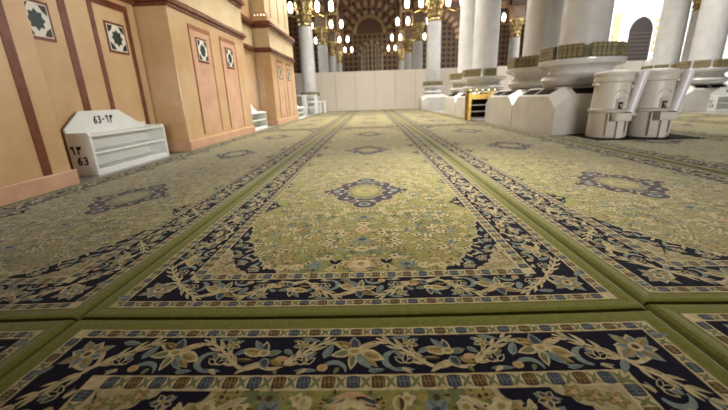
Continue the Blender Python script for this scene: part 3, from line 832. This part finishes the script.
# ================================================================== PARTITION
PW = 1.645
def make_panel():
    t = thing('partition_panel', 'x', 'partition')
    MB().box(.012, PW - .012, -.04, .04, .03, 3.1, 'panel').build('board', t, bevel=.006)
    MB().box(-.012, .012, -.05, .03, 0, 3.12, 'joint').build('post', t)
    MB().box(.012, PW - .012, -.048, -.04, 1.085, 1.095, 'panel').build('rail_line', t)
    return t
pp = None
kx0 = -7.86
for k in range(21):
    x = kx0 + k * PW
    mid = x + PW / 2
    if mid < -4.2: lb = f'white partition panel left of the far left column, {"behind it" if mid > -5.6 else "behind the farthest pier"}'
    elif mid < 4.2:
        q = int((mid + 4.2) // PW)
        lb = ('first', 'second', 'third', 'fourth', 'fifth', 'sixth')[min(q, 5)] + ' white partition panel from the left between the two far columns'
    elif mid < 12: lb = f'white partition panel behind the right column blocks, {("nearest", "next", "third", "fourth", "fifth", "sixth")[int((mid - 4.2) // PW)]} past the far right column'
    else: lb = f'brightly lit white partition panel beyond the coolers, {("first", "second", "third", "fourth", "fifth", "sixth", "seventh", "eighth", "ninth")[int((mid - 12) // PW)]} from its left end'
    if pp is None: pp = make_panel(); pp.location = (x * S, 30.45 * S, 0); pp['label'] = lb; pp['group'] = 'white partition panels across the hall'
    else: dup(pp, (x, 30.45, 0), 0, lb)

# white open rack round the foot of the far left column
def rack(label, x, y):
    t = thing('white_rack', label, 'rack', (x, y, 0))
    for sx in (-1, 1):
        for sy in (-1, 1): MB().box(sx * .36 - .08, sx * .36 + .08, sy * .3 - .06, sy * .3 + .06, 0, 1.3, 'white').build('post', t)
    MB().box(-.44, .44, -.36, .36, 1.3, 1.36, 'white').build('top_board', t)
    MB().box(-.4, .4, -.32, .32, .42, .47, 'white').build('shelf_board', t)
    return t
r1 = rack('white open rack standing left under the far left column', -5.32, 26.9)
dup(r1, (-4.41, 26.7, 0), 0, 'white open rack standing right of the far left column')
tag(MB().lathe([(.62, 0), (.62, .62)], 'marble2', (-4.7, 28.2), 24).build('round_plinth', smooth=True), 'round grey plinth under the far left column', 'plinth')
t = thing('white_stool', 'small low white stool right of the racks by the partition', 'stool', (-3.62, 27.0, .034))
MB().box(-.2, .2, -.2, .2, .8, .87, 'white').build('seat', t)
for sx in (-1, 1):
    for sy in (-1, 1): MB().box(sx * .16 - .04, sx * .16 + .04, sy * .16 - .04, sy * .16 + .04, 0, .8, 'white').build('leg', t)

# ================================================================== BRASS BOOKCASE
t = thing('brass_bookcase', 'small brass bookcase with dark open shelves between the column blocks', 'bookcase', (4.22, 14.2, .034))
wd, dp, hh = .95, .5, 1.02
for sx in (-1, 1):
    for sy in (-1, 1): MB().box(sx * wd / 2 - .05, sx * wd / 2 + .05, sy * dp / 2 - .05, sy * dp / 2 + .05, 0, hh, 'brass').build('post', t, bevel=.008)
MB().box(-wd / 2, wd / 2, -dp / 2 - .03, dp / 2, hh - .24, hh - .04, 'brass').build('top_box', t, bevel=.01)
for z in (.08, .32, .56): MB().box(-wd / 2, wd / 2, -dp / 2, dp / 2, z, z + .025, 'white').build('shelf_board', t)
MB().box(-wd / 2, wd / 2, dp / 2 - .02, dp / 2, .05, hh - .2, 'vent').build('back_panel', t)
for sx in (-1, 1): MB().box(sx * (wd / 2 - .02), sx * wd / 2, -dp / 2, dp / 2, .05, hh - .2, 'brass').build('side_panel', t)
for k in range(5):
    MB().lathe([(.02, hh - .04), (.05, hh), (.03, hh + .04), (.055, hh + .08), (.0, hh + .13)], 'gild', (-wd / 2 + .02 + k * (wd - .04) / 4, -dp / 2 + .02), 10).build('finial', t, smooth=True)

# ================================================================== COOLERS
MB_m = MB().prism([(4.52, 7.24), (6.42, 6.98), (6.45, 8.22), (4.52, 8.3)], 'z', .034, .05, 'mat').build('rubber_mat')
tag(MB_m, 'thin dark rubber mat under the two beige coolers', 'mat')
def make_cooler(label):
    t = thing('water_cooler', label, 'water cooler', (0, 0, 0))
    MB().lathe([(.35, 0), (.365, .03), (.352, .5), (.38, .52), (.385, .56), (.35, .58)], 'beige2', n=48).build('stand', t, smooth=True)
    st = t.children[0]
    b = MB()
    b.box(-.20, -.17, -.375, -.2, .04, .5, 'beige2'); b.box(.17, .2, -.375, -.2, .04, .5, 'beige2'); b.box(-.17, .17, -.36, -.2, .04, .12, 'beige2'); b.build('front_panel', st, bevel=.008)
    MB().lathe([(.348, .575), (.342, .7), (.318, 1.08), (.325, 1.09), (.35, 1.11), (.355, 1.14), (.345, 1.2), (.34, 1.21)], 'beige', n=48).build('barrel', t, smooth=True)
    br = t.children[-1]
    b = MB(); em = []
    for k in range(13):
        a = PI * k / 12; em.append((.105 * math.cos(a), -.338, .86 + .07 * math.sin(a)))
    b.tube(em, .006, 'beige2', 6); b.build('embossed_arc', br)
    b = MB(); b.box(-.075, .075, -.362, -.3, .53, .72, 'beige2'); b.lathe([(.075, -.02), (.075, .062)], 'beige2', n=20, M4=Matrix.Translation((0, -.3, .72)) @ Matrix.Rotation(PI / 2, 4, 'X')); b.build('spigot_housing', t, bevel=.006)
    sp = t.children[-1]
    MB().box(-.045, .045, -.368, -.355, .56, .71, 'hole').build('recess', sp)
    MB().tube([(0, -.33, .66), (0, -.4, .655), (0, -.405, .61)], .02, 'beige').build('spigot', sp, smooth=True)
    b = MB(); b.box(-.15, .15, -.55, -.3, .35, .37, 'beige'); b.box(-.15, -.13, -.55, -.3, .37, .52, 'beige'); b.box(.13, .15, -.55, -.3, .37, .52, 'beige'); b.box(-.13, .13, -.55, -.53, .37, .5, 'beige')
    b.build('drip_tray', t, bevel=.008)
    MB().box(-.02, .1, -.42, -.3, .0, .36, 'beige').build('tray_support', t, bevel=.008)
    MB().lathe([(.345, 1.2), (.36, 1.22), (.36, 1.27), (.33, 1.3), (.2, 1.325), (.02, 1.335)], 'beige', n=48).build('lid', t, smooth=True)
    for sg in (-1, 1):
        MB().box(sg * .33 - .05, sg * .33 + .05, -.09, .09, 1.03, 1.09, 'beige').build('handle', t, bevel=.02)
    R = Matrix.Translation((.22, -.31, .47)) @ Matrix.Rotation(.18, 4, 'Y')
    MB().lathe([(.07, 0), (.076, .03), (.08, .77), (.08, .79)], 'cup', n=24, M4=R).build('cup_stack', t, smooth=True)
    MB().lathe([(.085, 0), (.09, .81)], 'tube', n=24, cap=False, M4=R).build('cup_tube', t, smooth=True)
    MB().box(.14, .32, -.4, -.2, .44, .49, 'beige2').build('cup_holder', t, bevel=.01)
    return t
c1 = make_cooler('beige drinking water cooler on the left of the pair')
c1.location = (4.99 * S, 7.72 * S, .05 * S); c1.rotation_euler = (0, 0, -.08)
dup(c1, (5.77, 7.62, .05), -.08, 'beige drinking water cooler on the right of the pair')

# ================================================================== LIGHT
def area(name, x, y, z, sx, sy, power, col=(1, .93, .82), target=None, spread=180):
    d = bpy.data.lights.new(name, 'AREA'); d.shape = 'RECTANGLE'; d.size = sx * S; d.size_y = sy * S; d.energy = power; d.color = col; d.spread = math.radians(spread)
    o = bpy.data.objects.new(name, d); C.objects.link(o); o.location = (x * S, y * S, z * S)
    if target:
        v = Vector(target) - Vector((x, y, z)); o.rotation_euler = v.to_track_quat('-Z', 'Y').to_euler()
    return o
WARM = (1, .98, .935)
area('aisle_light', 1.6, 9, 9, 1.0, 1.0, 40, WARM, target=(0.8, 4.2, 0), spread=34)  # added narrow beam for a bright pool on the middle carpet, no lamp there
area('aisle_light', -0.4, 17, 14, 4, 4, 600, WARM, target=(-0.4, 17.4, 0), spread=98)
area('aisle_light', 0.0, 23, 14, 6, 5, 600, WARM, target=(-0.3, 22, 0), spread=125)
area('right_light', 10.5, 13, 10, 4, 5, 300, WARM, target=(10.6, 13, 0), spread=110)
area('right_light', 10, 24, 11, 6, 5, 380, WARM, target=(9.5, 23, 0), spread=140)
area('front_fill_light', 4.5, -14, 2.4, 8, 3, 210, WARM, target=(4.0, 8, 2.8), spread=80)  # added unseen fill behind the camera for near upright faces, no real doorway
area('side_fill_light', 12, 4, 4.2, 3, 2, 46, WARM, target=(-4.6, 5.4, 4.0), spread=48)  # added fill from out of view, brightens the near left wall
area('pier_fill_light', 3.6, 13, 9, 1.5, 1.5, 24, WARM, target=(-4.0, 10.5, 1.5), spread=46)  # added narrow fill aimed at the middle pier, no lamp hangs here
area('left_light', -10, 34, 10, 5, 5, 250, WARM, target=(-8, 34, 0))
area('hall_light', 0, 52, 7, 6, 14, 260, (1, .88, .7), target=(0, 54, 20))
area('hall_light', 0, 45, 13, 4, 24, 420, (1, .88, .7), target=(0, 45, 0))
area('hall_light', 9.4, 48, 7, 5, 20, 420, (1, .88, .7), target=(9.4, 50, 20))
area('hall_light', 18.8, 40, 12, 5, 20, 420, (1, .9, .75), target=(18.8, 45, 0))
area('hall_light', -9.4, 48, 8, 5, 20, 260, (1, .88, .7), target=(-9.4, 50, 20))
area('daylight', 30, 25, 13.5, 12, 6, 3800, (.97, .98, 1.0), target=(30, 38, 3))
w = bpy.data.worlds.new('world'); bpy.context.scene.world = w; w.use_nodes = True
bg = w.node_tree.nodes['Background']; bg.inputs['Color'].default_value = (1.0, .88, .74, 1); bg.inputs['Strength'].default_value = 0.06

# ================================================================== CAMERA
PT, RL, YW = math.radians(16.98), math.radians(1.955), math.radians(-1.71)
cpn, spn, cy_, sy_, cr, sr = math.cos(PT), math.sin(PT), math.cos(YW), math.sin(YW), math.cos(RL), math.sin(RL)
fwd = Vector((sy_ * cpn, cy_ * cpn, -spn)); right = Vector((cy_, -sy_, 0)); down = fwd.cross(right)
xr = cr * right + sr * down; yd = -sr * right + cr * down
cd = bpy.data.cameras.new('camera'); cam = bpy.data.objects.new('camera', cd); C.objects.link(cam)
cd.sensor_width = 36; cd.lens = 36 * 349.9 / 728; cd.clip_end = 200; cd.clip_start = .02
mw = Matrix((xr, -yd, -fwd)).transposed().to_4x4(); mw.translation = (0, 0, S); cam.matrix_world = mw
cd.dof.use_dof = True; cd.dof.focus_distance = 1.35; cd.dof.aperture_fstop = 2.8
sc = bpy.context.scene; sc.camera = cam
sc.view_settings.view_transform = 'Standard'; sc.view_settings.look = 'None'; sc.view_settings.exposure = 0.0; sc.view_settings.gamma = 1.0
